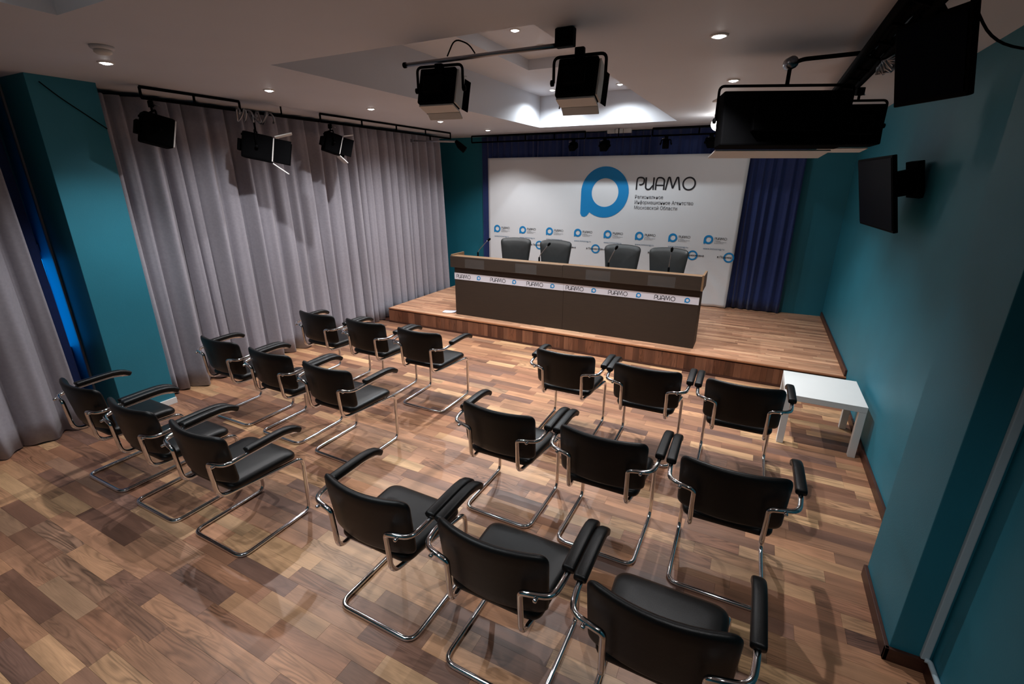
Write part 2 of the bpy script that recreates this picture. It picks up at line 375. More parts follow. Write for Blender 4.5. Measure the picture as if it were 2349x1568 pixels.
# ------------------------------------------------------------------ drapes
def drape(name, a, b, base, axis, z0, z1, mt, wl=.14, amp=.05, seed=1, parent=None, per=14, slant=None):
    """folded cloth from a to b along axis ('X' or 'Y'); folds move along the other axis around base"""
    r = random.Random(seed); L = abs(b-a); folds = max(2, int(L/wl)); ks = []
    x = 0
    while x < L: w = wl*r.uniform(.65, 1.45); ks.append((x, w, amp*r.uniform(.55, 1.15), r.uniform(-.25, .25))); x += w
    n = int(L/wl*per); rows = 14; bm = bmesh.new(); G = []
    cols = []
    for i in range(n+1):
        s = L*i/n
        for k in ks:
            if k[0] <= s <= k[0]+k[1]+1e-6: break
        cols.append((s, (s-k[0])/k[1], k))
    for j in range(rows+1):
        t = j/rows; z = z0+(z1-z0)*t; line = []
        for s, u, k in cols:
            grow = .6+.4*(1-t)**.6
            ph = u+k[3]*(1-t)*math.sin(math.pi*u)*.5
            d = k[2]*grow*(((1-math.cos(2*math.pi*ph))/2)**.55+.10*math.sin(4*math.pi*ph+k[3]*9))*1.6-amp*.8 + .012*math.sin(s*2.1+seed)*(1-t)
            q = (a+(b-a)*s/L) + .012*math.sin(s*9+seed*2+t*2.2)*(1-t)
            if slant: q += slant*(1-t)*(s/L)
            zz = z + (.006*math.sin(s*37) if j == 0 else 0)
            line.append(bm.verts.new((q, base+d, zz) if axis == 'X' else (base+d, q, zz)))
        G.append(line)
    for g, h in zip(G, G[1:]):
        for i in range(n): bm.faces.new((g[i], g[i+1], h[i+1], h[i]))
    o = from_bm(name, bm, mt, parent, True); sm = o.modifiers.new('cloth_thickness', 'SOLIDIFY'); sm.thickness = .004
    return o
tag(drape('grey_curtain', 2.30, 7.30, -5.115, 'Y', .012, 2.80, M_CURT, .165, .115, 4), 'long grey pleated curtain covering the left wall up to the stage', 'curtain')
tag(drape('grey_curtain', -1.45, 1.60, -5.09, 'Y', .012, 2.80, M_CURT, .2, .12, 9), 'grey pleated curtain at the left photo edge, in front of the window', 'curtain')
tag(drape('blue_curtain', .95, 1.755, -5.42, 'Y', .02, 2.78, M_BLUE, .13, .03, 5, slant=.03), 'dark blue curtain in the window recess beside the teal pier', 'curtain')
tag(drape('blue_curtain', -4.62, .455, 7.905, 'X', HS+.012, 2.825, M_BLUE, .11, .035, 6), 'dark blue pleated curtain hanging behind the white banner', 'curtain')
# window in the recess
w = struct(bpy.data.objects.new('window_1', None)); COL.objects.link(w)
span('pane', (XL+.002, XL+.01), (.7, 1.825), (.62, 1.44), M_DAY, w, 0)
bm = bmesh.new(); box_bm(bm, (XL+.015, 1.26, .585), (.03, 1.13, .07)); box_bm(bm, (XL+.015, 1.26, 1.535), (.03, 1.13, .07)); box_bm(bm, (XL+.015, .665, 1.06), (.03, .07, 1.02)); from_bm('window_frame', bm, M_TRIMG, w)

# ------------------------------------------------------------------ stage
st = thing('stage_platform', 'low wood-laminate stage platform running across the room below the banner', 'stage', (0, 0, 0))
SX0, SX1 = -4.935, XR-.001
span('deck_core', (SX0, SX1), (YS+.014, YB-.001), (.0, HS-.01), M_BASE, st, 0)
bm = bmesh.new(); yy = YS+.03; r2 = random.Random(5)
while yy < YB-.01:
    xx = SX0-r2.uniform(0, .4)
    while xx < SX1:
        l = r2.choice((.5, .7, .9)); x0, x1 = max(xx, SX0), min(xx+l, SX1)
        if x1-x0 > .02: box_bm(bm, ((x0+x1)/2, yy+.032, HS-.005), (x1-x0-.001, .063, .0098))
        xx += l
    yy += .064
DT = [(196, 146, 114), (172, 126, 97), (208, 160, 126), (160, 116, 89), (188, 138, 107), (214, 168, 132), (180, 130, 101)]
o = from_bm('deck_plank_field', bm, wood('laminate_deck', DT, island=True), st); o['kind'] = 'stuff'
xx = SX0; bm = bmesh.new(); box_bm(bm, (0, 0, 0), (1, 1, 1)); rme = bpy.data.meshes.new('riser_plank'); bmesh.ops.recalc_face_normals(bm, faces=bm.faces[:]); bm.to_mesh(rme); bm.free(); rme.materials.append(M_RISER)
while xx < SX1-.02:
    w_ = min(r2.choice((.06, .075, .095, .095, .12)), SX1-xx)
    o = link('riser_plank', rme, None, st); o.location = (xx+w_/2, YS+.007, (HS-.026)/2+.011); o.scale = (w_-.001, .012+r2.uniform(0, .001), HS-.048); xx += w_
span('edge_nosing', (SX0, SX1), (YS-.006, YS+.03), (HS-.013, HS+.0015), M_NOSE, st, .003)
span('foot_rail', (SX0, SX1), (YS-.012, YS+.012), (.001, .020), M_BASE, st, .003)
span('skirting_board', (XR-.02, XR-.0005), (YS+.02, YB-.02), (HS+.001, HS+.07), M_BASE, st, .003)

# ------------------------------------------------------------------ banner
def stroke(bm, pts, w, r=.12, closed=False, y=0):
    """flat pen stroke in the XZ plane"""
    P = [Vector((p[0], 0, p[1])) for p in (pts if closed else fillet([(a, 0, b) for a, b in pts], r, 6))] if closed else [Vector(p) for p in fillet([(a, 0, b) for a, b in pts], r, 6)]
    n = len(P); A, B = [], []
    for i in range(n):
        a = P[i-1] if (closed or i) else P[i]; b = P[(i+1) % n] if (closed or i < n-1) else P[i]
        t = (b-a).normalized(); nn = Vector((-t.z, 0, t.x))*w/2
        A.append(bm.verts.new(P[i]+nn)); B.append(bm.verts.new(P[i]-nn))
    for i in range(n if closed else n-1):
        j = (i+1) % n; bm.faces.new((A[i], A[j], B[j], B[i]))
def word_mesh():
    """the five stroke letters, cap height 1"""
    bm = bmesh.new(); w = .125
    stroke(bm, [(.05, 0), (.05, .62), (.10, .95), (.42, .98), (.66, .88), (.64, .50), (.40, .38), (.26, .42)], w, .22)
    stroke(bm, [(.80, .98), (.80, .16), (.92, .03), (1.14, .03), (1.40, .36)], w, .3)
    stroke(bm, [(1.43, .98), (1.43, 0)], w)
    stroke(bm, [(1.62, 0), (1.62, .55), (1.72, .96), (2.06, .96), (2.28, .80), (2.28, 0)], w, .3); stroke(bm, [(1.62, .36), (2.28, .36)], w*.9)
    stroke(bm, [(2.42, 0), (2.60, .97), (2.70, .97), (2.98, .12), (3.26, .97), (3.36, .97), (3.54, 0)], w, .1)
    stroke(bm, [(4.22+.46*math.cos(2*math.pi*k/36), .5+.47*math.sin(2*math.pi*k/36)) for k in range(36)], w, closed=True)
    me = bpy.data.meshes.new('wordmark'); 
    for f in bm.faces:
        f.normal_update()
        if f.normal.y > 0: f.normal_flip()
    bm.to_mesh(me); bm.free(); return me
def logo_mesh(R=1.0, ri=.56):
    bm = bmesh.new(); n = 48; A = [], []
    o = [bm.verts.new((R*math.cos(2*math.pi*k/n), 0, R*math.sin(2*math.pi*k/n))) for k in range(n)]
    i = [bm.verts.new((ri*math.cos(2*math.pi*k/n)+.02, 0, ri*math.sin(2*math.pi*k/n)-.01)) for k in range(n)]
    for k in range(n): bm.faces.new((o[k], i[k], i[(k+1) % n], o[(k+1) % n]))
    tail = [(-R, 0), (-R, -.86), (-.94, -.97), (-.82, -1.0), (-.70, -.94), (-.6, -.8), (-.75, -.2)]
    vs = [bm.verts.new((a, .0004, b)) for a, b in tail]; bm.faces.new(vs)
    for f in bm.faces:
        f.normal_update()
        if f.normal.y > 0: f.normal_flip()
    me = bpy.data.meshes.new('logo_ring'); bm.to_mesh(me); bm.free(); return me
WORD, LOGO = word_mesh(), logo_mesh(); WORD.materials.append(M_INK); LOGO.materials.append(M_LOGO)
def text_mesh(s, size=1.0, bold=0.0):
    cu = bpy.data.curves.new('lettering', 'FONT'); cu.body = s; cu.size = size; cu.offset = bold; cu.resolution_u = 3
    o = bpy.data.objects.new('lettering_tmp', cu); COL.objects.link(o); bpy.context.view_layer.update()
    dg = bpy.context.evaluated_depsgraph_get(); me = bpy.data.meshes.new_from_object(o.evaluated_get(dg)); bpy.data.objects.remove(o)
    xs = [v.co.x for v in me.vertices]; me['w'] = max(xs)-min(xs); x0 = min(xs)
    for v in me.vertices: v.co = Vector((v.co.x-x0, 0, v.co.y))
    me.materials.clear(); return me
def put(me, name, x, z, sc, y, parent, mt=None, sx=None):
    if mt is not None and not me.materials: me.materials.append(mt)
    o = link(name, me, None, parent); o.location = (x, y, z); o.scale = (sx or sc, 1, sc); return o
ban = thing('press_banner', 'large white press banner with blue ring logo hanging behind the desk', 'banner', (0, 0, 0))
bm = bmesh.new(); BX0, BX1, BZ0, BZ1 = -4.472, -.25, HS+.012, 2.472; nx, nz = 90, 50; G = []
for j in range(nz+1):
    line = []
    for i in range(nx+1):
        x = BX0+(BX1-BX0)*i/nx; z = BZ0+(BZ1-BZ0)*j/nz
        e = max(0, min(1, (.92-z)/.4))*max(0, min(1, (x+1.6)/.6))
        d = .014*e*math.sin((x*1.0+z*.75)*21+.6*math.sin(z*9))
        line.append(bm.verts.new((x+.015*(z-1.2)/1.2*(i/nx), YBAN+d, z)))
    G.append(line)
for g, h in zip(G, G[1:]):
    for i in range(nx): bm.faces.new((g[i], g[i+1], h[i+1], h[i]))
o = from_bm('banner_cloth', bm, M_BAN, ban, True); sm = o.modifiers.new('cloth_thickness', 'SOLIDIFY'); sm.thickness = .003; sm.offset = 1
YF = YBAN-.005
tube('banner_pole', [(BX0, YBAN+.012, BZ1-.008), (BX1, YBAN+.012, BZ1-.008)], .01, M_STEEL, ban)
put(LOGO, 'logo_ring', -2.302, 1.918, .396, YF, ban)
put(WORD, 'wordmark', -1.80, 1.965, .187, YF, ban)
for i, s in enumerate(('Региональное', 'Информационное Агентство', 'Московской Области')):
    me = text_mesh(s.replace('ф', 'о')); k = (.43, .88, .655)[i]/me['w']; put(me, 'lettering', -1.80, 1.832-.081*i, .075, YF, ban, M_INKG, sx=k)
    if 'ф' in s:      # the stem of the round letter
        a_, b_ = text_mesh(s[:s.index('ф')]+'о')['w'], text_mesh('о')['w']; xm = -1.80+(a_-b_/2)*k
        box('letter_stem', (xm, YF, 1.832-.081*i+.021), (.008, .001, .075), M_INKG, ban, 0)
web = text_mesh('www.inmosreg.ru'); bars = text_mesh('Региональное\nИнформационное Агентство\nМосковской Области')
for k in range(8):
    x = -4.292+.5222*k; put(LOGO, 'logo_ring', x, 1.256, .067, YF, ban)
    put(WORD, 'wordmark', x+.085, 1.258, .036, YF, ban)
    put(bars, 'lettering', x+.085, 1.236, .018, YF, ban, M_INKG, sx=.17/bars['w'])
    put(web, 'lettering', x-.06, 1.108, .042, YF, ban, M_WEB, sx=.30/web['w'])
pod = text_mesh('в Подмосковье', 1, .02)
bm = bmesh.new(); stroke(bm, [(math.cos(2*math.pi*q/40), math.sin(2*math.pi*q/40)) for q in range(40)], .36, closed=True)
for f in bm.faces:
    f.normal_update()
    if f.normal.y > 0: f.normal_flip()
oring = bpy.data.meshes.new('slogan_ring'); bm.to_mesh(oring); bm.free(); oring.materials.append(M_LOGO)
for k in range(-4, 5):
    x = -2.395+.5195*k
    if BX0+.05 < x-.1 and x+.1 < BX1+.08:
        put(oring, 'slogan_ring', x-.002, 1.005, .064, YF, ban)
        wdt = .33
        if x+wdt*.5 < BX1: put(pod, 'lettering', x-.165, .992, .043, YF-.001, ban, M_INK, sx=wdt/pod['w'])
        else:
            part_ = text_mesh('в Подмос', 1, .02); put(part_, 'lettering', x-.165, .992, .043, YF-.001, ban, M_INK, sx=wdt/pod['w'])

# ------------------------------------------------------------------ presidium desk
DX0, DX1, DY = -3.806, -.470, 5.647
dk = thing('presidium_desk', 'long dark brown conference desk with a raised ledge and printed white strip', 'desk', (0, 0, 0))
span('front_panel', (DX0, -2.1255), (DY, DY+.025), (HS+.0005, .935), M_DESK, dk); span('front_panel', (-2.1235, DX1), (DY, DY+.025), (HS+.0005, .935), M_DESK, dk)
LX0, LX1 = -3.835, -.442
span('ledge_panel', (LX0, -2.1265), (DY-.06, DY-.038), (.928, 1.085), M_DESK, dk); span('ledge_panel', (-2.1245, LX1-.024), (DY-.06, DY-.038), (.928, 1.09), M_DESK, dk)
span('ledge_top', (LX0+.001, LX1-.024), (DY-.0375, DY+.10), (1.066, 1.086), M_DESKT, dk)
span('ledge_side', (LX1-.0235, LX1), (DY-.06, DY+.28), (.925, 1.105), M_DESKT, dk); span('ledge_side', (LX0, LX0+.024), (DY-.037, DY+.28), (.925, 1.105), M_DESKT, dk)
span('side_panel', (DX1-.022, DX1), (DY+.0255, DY+.30), (HS+.0005, .924), M_DESK, dk); span('side_panel', (DX0, DX0+.022), (DY+.0255, DY+.30), (HS+.0005, .924), M_DESK, dk)
span('middle_panel', (-2.14, -2.11), (DY+.0255, DY+.55), (HS+.0005, .93), M_DESK, dk)
span('worktop', (DX0+.023, DX1-.023), (DY+.0255, DY+.70), (.935, .965), M_DESKT, dk)
span('leg_panel', (DX0+.03, DX0+.055), (DY+.35, DY+.68), (HS+.0005, .934), M_DESK, dk); span('leg_panel', (DX1-.055, DX1-.03), (DY+.35, DY+.68), (HS+.0005, .934), M_DESK, dk)
sp = span('printed_strip', (DX0-.001, -2.126), (DY-.004, DY-.0005), (.748, .842), M_STRIPW, dk, 0); span('printed_strip', (-2.123, DX1+.0), (DY-.004, DY-.0005), (.752, .842), M_STRIPW, dk, 0)
for k in range(6):
    x = -3.775+.5605*k; put(WORD, 'wordmark', x, .768, .0525, DY-.0052, dk, sx=.051); put(LOGO, 'logo_ring', x+.375, .795, .030, DY-.0052, dk)
# acrylic holders
for k, (x, lb) in enumerate(((-3.43, 'clear acrylic name holder at the left end of the desk ledge'), (-2.64, 'clear acrylic name holder left of the desk centre seam'), (-1.66, 'clear acrylic name holder right of the desk centre seam'), (-.90, 'clear acrylic name holder at the right end of the desk ledge'))):
    t = thing('name_holder', lb, 'name holder', (x, DY-.061, .93), group='name holders on the desk')
    box('clear_plate', (0, -.0025, .07), (.31, .003, .12), M_ACR, t, 0); box('clear_foot', (0, -.006, .012), (.31, .011, .003), M_ACR, t, 0)
# microphones
for (x, y, hx, hz, lb) in ((-3.50, 5.80, -3.31, 1.33, 'gooseneck microphone at the left end of the desk, in front of teal wall'), (-2.54, 5.79, -2.405, 1.315, 'gooseneck microphone in front of the second leather chair'), (-1.595, 5.79, -1.51, 1.325, 'gooseneck microphone in front of the third leather chair'), (-.865, 5.79, -.85, 1.34, 'upright gooseneck microphone in front of the rightmost leather chair')):
    t = thing('microphone', lb, 'microphone', (x, y, .9655), group='gooseneck microphones')
    bm = bmesh.new(); lathe(bm, [(.045, 0), (.045, .012), (.02, .022), (.012, .03), (.012, .16), (.007, .17)], seg=14); from_bm('microphone_base', bm, M_BLK, t, True)
    dx, dz = hx-x, hz-.9655
    tube('gooseneck', fillet([(0, 0, .16), (dx*.12, -.005, .2), (dx*.55, -.01, .16+(dz-.16)*.6), (dx*.93, -.02, dz-.02)], .06), .0045, M_STEEL, t, 8)
    bm = bmesh.new(); d = Vector((dx*.35, -.015, .05)).normalized(); p0 = Vector((dx*.93, -.02, dz-.025)); sweep(bm, [p0+d*s for s in (0, .012, .03, .05, .062)], .014, seg=12, scale=[.4, .9, 1.15, 1.1, .4]); from_bm('microphone_head', bm, M_BLKP, t, True)

# ------------------------------------------------------------------ leather chairs behind the desk
def office_chair():
    t = thing('office_chair', 'x', 'chair', (0, 0, HS+.001))
    f = lambda x, z, d: Vector((x, -.255+.05*(2*x/.52)**2*1.0+.10*(z-.75)*-1+d, z+.022*max(0, (z-.6)/.42)*(1-(2*x/.52)**2)))
    cushion('backrest', rrect(.40, .525, .50, 1.005, (.05, .065)), [(.22, -.048), (.12, -.048), (.04, -.042), (.01, -.03), (0, -.012), (0, .012), (.01, .03), (.05, .045), (.13, .052), (.22, .052)], f, M_OLEATH, t)
    cushion('seat', rrect(.46, .50, -.24, .25, (.08, .09)), [(.2, -.05), (.05, -.05), (.01, -.04), (0, -.015), (0, .015), (.015, .04), (.06, .052), (.2, .055)], lambda x, y, d: Vector((x, y, .46+d)), M_OLEATH, t)
    for s in (-1, 1):
        bm = bmesh.new(); sweep(bm, fillet([(s*.235, .10, .40), (s*.262, .10, .48), (s*.262, .10, .64)], .05), .014, .02, 10); from_bm('arm_support', bm, M_BLKP, t, True)
        bm = bmesh.new(); sweep(bm, [(s*.262, -.14, .65), (s*.262, 0, .66), (s*.262, .17, .65)], .028, .016, 12, 3); from_bm('armrest', bm, M_OLEATH, t, True)
    tube('gas_column', [(0, 0, .06), (0, 0, .41)], .027, M_BLKP, t, 14)
    tube('back_bar', fillet([(0, -.05, .40), (0, -.27, .42), (0, -.29, .60)], .07), .02, M_BLKP, t)
    for k in range(5):
        a = 2*math.pi*k/5+.3; d = Vector((math.cos(a), math.sin(a), 0))
        bm = bmesh.new(); sweep(bm, [d*.03+Vector((0, 0, .10)), d*.28+Vector((0, 0, .072))], .022, .014, 8); from_bm('base_arm', bm, M_BLKP, t, True)
        bm = bmesh.new(); lathe(bm, [(.010, -.02), (.026, -.018), (.026, .018), (.010, .02)], tuple(d*.285+Vector((0, 0, .027))), 14, 'X'); from_bm('caster', bm, M_BLKP, t, True)
    return t
oc = office_chair()
for k, (x, y, rz, lb) in enumerate(((-3.345, 6.50, 3.20, 'black leather office chair behind the desk, leftmost of the four'), (-2.69, 6.50, 3.12, 'black leather office chair behind the desk, second from the grey curtain'), (-1.65, 6.46, 3.16, 'black leather office chair behind the desk, second from the right end'), (-1.02, 6.42, 3.12, 'black leather office chair behind the desk, rightmost of the four'))):
    o = oc if k == 0 else copy_tree(oc); o.location = (x, y, HS+.001); o.rotation_euler = (0, 0, rz); o['label'] = lb; o['group'] = 'leather chairs behind the desk'

# ------------------------------------------------------------------ audience chairs (tubular cantilever armchairs)
def audience_chair():
    t = thing('cantilever_armchair', 'x', 'chair')
    half = [(.302, .180, .648), (.302, .09, .672), (.302, -.165, .667), (.290, -.262, .655), (.20, -.283, .652), (.166, -.283, .642), (.166, -.268, .412), (.185, -.10, .408), (.234, .238, .408), (.234, .231, .0125), (.234, -.257, .0125)]
    rr = [0, .05, .07, .06, .035, .035, .06, .06, .055, .05, .06]
    full = half + [(-x, y, z) for x, y, z in half[::-1]]; r2_ = rr+rr[::-1]
    tube('frame', fillet(full, r2_, 6), .0125, M_CHROME, t, 12)
    cushion('seat', rrect(.43, .47, -.215, .218, (.06, .07)), [(.18, -.026), (.06, -.026), (.02, -.024), (.004, -.016), (0, -.004), (.001, .010), (.010, .022), (.03, .029), (.08, .033), (.18, .035)],
            lambda x, y, d: Vector((x, y, .4475+d-.25*max(0, y-.12)**2*4)), M_LEATH, t)
    fb = lambda x, z, d: Vector((x, -.252+.055*(x/.25)**2-.13*(z-.62)+d, z))
    cushion('backrest', rrect(.490, .506, .485, .797, (.035, .05)), [(.13, -.020), (.06, -.020), (.02, -.018), (.005, -.012), (0, -.003), (0, .003), (.006, .014), (.02, .022), (.06, .027), (.13, .028)], fb, M_LEATH, t)
    for s in (-1, 1):
        bm = bmesh.new(); sweep(bm, [(s*.302, y, z) for y, z in ((-.142, .686), (-.135, .688), (0, .692), (.08, .692), (.13, .686), (.165, .674), (.192, .655), (.196, .652))], 0.0262, .019, 18, 3.2, scale=[.95, 1, 1, 1, 1, 1, 1, .93]); from_bm('armrest', bm, M_LEATH, t, True)
        bm = bmesh.new(); lathe(bm, [(.004, -.024), (.009, -.021), (.009, -.010), (.006, .02)], (s*.235, -.283, .652), 10, 'Y'); from_bm('bolt', bm, M_CHROME, t, True)
    return t
ac = audience_chair()
ROW = {'back': 'last', 'mid': 'middle', 'front': 'front'}
chairs = [
 (-3.965, 1.50, 0, 'black cantilever armchair in the last left row, against the grey curtain'), (-3.303, 1.49, 0, 'black cantilever armchair, middle one of the last left row'), (-2.64, 1.497, -.3, 'black cantilever armchair at the aisle end of the last left row'),
 (-4.05, 2.525, .5, 'black cantilever armchair in the middle left row, next to the grey curtain'), (-3.39, 2.52, 0, 'black cantilever armchair, middle one of the middle left row'), (-2.729, 2.505, -.3, 'black cantilever armchair at the aisle end of the middle left row'),
 (-3.98, 3.52, 0, 'black cantilever armchair in the front left row, next to the grey curtain'), (-3.32, 3.53, .5, 'black cantilever armchair, middle one of the front left row'), (-2.658, 3.53, .5, 'black cantilever armchair at the aisle end of the front left row'),
 (-1.24, 3.60, 1.0, 'black cantilever armchair at the aisle end of the front right row'), (-.578, 3.58, .8, 'black cantilever armchair, middle one of the front right row'), (.085, 3.58, .8, 'black cantilever armchair in the front right row, before the white table'),
 (-1.25, 2.485, -.3, 'black cantilever armchair at the aisle end of the middle right row'), (-.588, 2.48, -.3, 'black cantilever armchair, middle one of the middle right row'), (.075, 2.468, 1.0, 'black cantilever armchair in the middle right row, beside the teal wall'),
 (-1.415, 1.524, -.3, 'black cantilever armchair at the aisle end of the last right row'), (-.756, 1.516, -.3, 'black cantilever armchair, middle one of the last right row'), (-.097, 1.491, 0, 'nearest black cantilever armchair, right end of the last right row')]
for k, (x, y, rz, lb) in enumerate(chairs):
    o = ac if k == 0 else copy_tree(ac); o.location = (x, y, .0002); o.rotation_euler = (0, 0, math.radians(rz)); o['label'] = lb; o['group'] = 'audience chairs in rows'

# ------------------------------------------------------------------ white side table
t = thing('side_table', 'small square white side table against the teal wall before the stage', 'table', (.692, 4.445, .0002))
box('table_top', (0, 0, .425), (.56, .57, .05), M_WHITE, t, .003)
for sx in (-1, 1):
    for sy in (-1, 1): box('leg', (sx*.254, sy*.259, .2), (.05, .05, .3995), M_WHITE, t, .002)
# paper on the stage
bm = bmesh.new(); G = []
for j in range(5):
    G.append([bm.verts.new((-.10+.2*i/8, -.07+.14*j/4, .002+.03*((i/8-.45)**2)*(1-j/5)+.012*max(0, i/8-.7))) for i in range(9)])
for g, h in zip(G, G[1:]):
    for i in range(8): bm.faces.new((g[i], g[i+1], h[i+1], h[i]))
o = from_bm('paper_sheet', bm, M_STRIPW, None, True); o.location = (-3.955, 5.70, HS+.003); o.rotation_euler = (0, 0, .35); sm = o.modifiers.new('paper_thickness', 'SOLIDIFY'); sm.thickness = .0006
tag(o, 'curled white sheet of paper lying on the stage left of the desk', 'paper')

# ------------------------------------------------------------------ lighting rails
def ladder(name, label, p0, p1, z0, z1, step, r=.012):
    t = thing(name, label, 'lighting rail', p0+(z0,)); d = Vector((p1[0]-p0[0], p1[1]-p0[1], 0)); n = max(1, round(d.length/step))
    tube('top_bar', [(0, 0, z1-z0), (d.x, d.y, z1-z0)], r, M_BLK, t, 8); tube('bottom_bar', [(0, 0, 0), (d.x, d.y, 0)], r, M_BLK, t, 8)
    for k in range(n+1): q = d*(k/n); tube('rung', [(q.x, q.y, 0), (q.x, q.y, z1-z0)], r*.9, M_BLK, t, 8)
    return t
ladder('ladder_rail', 'black ladder lighting rail above the near end of the grey curtain', (-4.70, 2.47), (-4.70, 3.34), 2.745, 2.826, .47)
t = thing('lighting_pipe', 'black pipe linking the two ladder rails along the grey curtain', 'lighting rail', (-4.70, 3.36, 2.745)); tube('pipe', [(0, 0, 0), (0, .95, 0)], .013, M_BLK, t, 8); tube('hanger', [(0, .45, .012), (0, .45, .094)], .008, M_BLK, t, 8)
ladder('ladder_rail', 'long black ladder lighting rail over the far half of the grey curtain', (-4.70, 4.33), (-4.70, 7.0), 2.745, 2.826, .6)
ladder('ladder_rail', 'black ladder lighting rail above the left part of the banner', (-4.63, 7.55), (-2.58, 7.55), 2.715, 2.815, .58)
ladder('ladder_rail', 'black ladder lighting rail above the right part of the banner', (-1.56, 7.55), (.35, 7.55), 2.715, 2.815, .58)
t = thing('lighting_pipe', 'black pipe between the two ladder rails above the banner', 'lighting rail', (-2.56, 7.55, 2.715)); tube('pipe', [(0, 0, 0), (.98, 0, 0)], .013, M_BLK, t, 8); tube('hanger', [(.5, 0, .012), (.5, 0, .124)], .008, M_BLK, t, 8)
t = thing('ceiling_box', 'row of three small white covers on the ceiling edge above the banner', 'cover', (-2.08, 7.66, HC-.001))
for k in range(3): box('cover_plate', (-.125+.125*k, 0, -.03), (.115, .05, .058), M_FWHITE, t, .004)

# ------------------------------------------------------------------ studio lamps
def studio_lamp(name, label, loc, rz, tilt, w, d, h, drop, doors=.12, cat='studio light', group=None, pale=False, dark=False, hung=True, flare=.45):
    """front is +Y; drop = distance from the lamp axis up to the rail"""
    t = thing(name, label, cat, loc, rz, group)
    R = Matrix.Rotation(tilt, 4, 'X')
    def part(nm, fn, mt, sm=False, par=None):
        bm = bmesh.new(); fn(bm); bmesh.ops.transform(bm, matrix=R, verts=bm.verts[:]); return from_bm(nm, bm, mt, par or t, sm)
    hs_ = part('housing', lambda bm: box_bm(bm, (0, 0, 0), (w, d, h), min(w, d, h)*.08), M_BLK)
    part('ballast_box', lambda bm: box_bm(bm, (0, -d/2-.02, -.01), (w*.55, .04, h*.45), .006), M_BLKP, par=hs_)
    for k in range(4): part('vent_rib', lambda bm, k=k: box_bm(bm, (-w*.3+w*.2*k, -d/2-.004, h*.36), (w*.12, .012, h*.07), .002), M_BLKP, par=hs_)
    part('reflector', lambda bm: box_bm(bm, (0, d/2+.002, 0), (w*.92, .012, h*.9), .003), M_BLKP if dark else M_REFL)
    if pale:
        part('side_rim', lambda bm: box_bm(bm, (w/2+.006, d*.1, 0), (.010, d*.8, h*.96), .002), M_FWHITE); part('bottom_rim', lambda bm: box_bm(bm, (0, d*.1, -h/2-.006), (w*.98, d*.8, .010), .002), M_FWHITE)
    if doors:
        for sg in (-1, 1):
            A = Matrix.Translation((0, d/2+.004, sg*(h/2+.002))) @ Matrix.Rotation(sg*flare, 4, 'X')
            part('barn_door', lambda bm, A=A, sg=sg: box_bm(bm, (0, doors/2+.006, 0), (w*.96, doors, .010), .003, A), M_FWHITE)
        for sg in (() if w > .3 else (-1, 1)):
            A = Matrix.Translation((sg*(w/2+.002), d/2+.004, 0)) @ Matrix.Rotation(-sg*.4, 4, 'Z')
            part('barn_door', lambda bm, A=A: box_bm(bm, (0, doors/2+.006, 0), (.006, doors, h*.9), .002, A), M_BLK)
    yk = h*.62; xw = w/2+.022+(.012 if pale else 0)
    tube('yoke', fillet([(-xw, 0, 0), (-xw, 0, yk), (xw, 0, yk), (xw, 0, 0)], .03), .008, M_BLK, t, 8)
    for sg in (-1, 1):
        bm = bmesh.new(); lathe(bm, [(.016, 0), (.016, .014), (.006, .018)] if sg > 0 else [(.006, -.018), (.016, -.014), (.016, 0)], (sg*(xw), 0, 0), 12, 'X'); from_bm('knob', bm, M_BLKP, t, True)
    if hung:
        tube('stem', [(0, 0, yk), (0, 0, drop-.062)], .009, M_BLK, t, 8)
        cl = box('clamp', (0, 0, drop-.040), (.05, .035, .05), M_BLKP, t, .006)
        tube('clamp_screw', [(.02, .012, drop-.045), (.055, .045, drop-.055)], .006, M_STEEL, cl, 8)
    return t
RZ = -math.pi/2*.0
studio_lamp('studio_light', 'dark studio lamp hanging near the teal pier, first on the left rail', (-4.70, 2.53, 2.50), -.3, -.25, .20, .22, .24, .245, 0, group='lamps on the left rail')
studio_lamp('studio_light', 'black studio lamp with white barn doors on the left rail, beside a shiny cable bundle', (-4.70, 3.47, 2.42), -.7, -.2, .25, .28, .25, .325, .17, group='lamps on the left rail')
studio_lamp('studio_light', 'smaller black studio lamp on the left rail, third from the teal pier', (-4.70, 4.46, 2.52), -.45, -.3, .15, .18, .22, .225, .12, group='lamps on the left rail')
# shiny foil wrapped cable bundle
bm = bmesh.new(); pts = []
for k in range(60):
    a = k*.55; pts.append((.05*math.cos(a)*(1+.3*math.sin(k)), -.10+.0045*k*1.4, .035*math.sin(a*1.3)+.02*math.sin(k*.7)))
sweep(bm, pts, .009, seg=6); o = from_bm('cable_bundle', bm, M_STEEL, None, True); o.location = (-4.575, 3.30, 2.69); tag(o, 'shiny silver cable bundle coiled on the left rail above a studio lamp', 'cable')
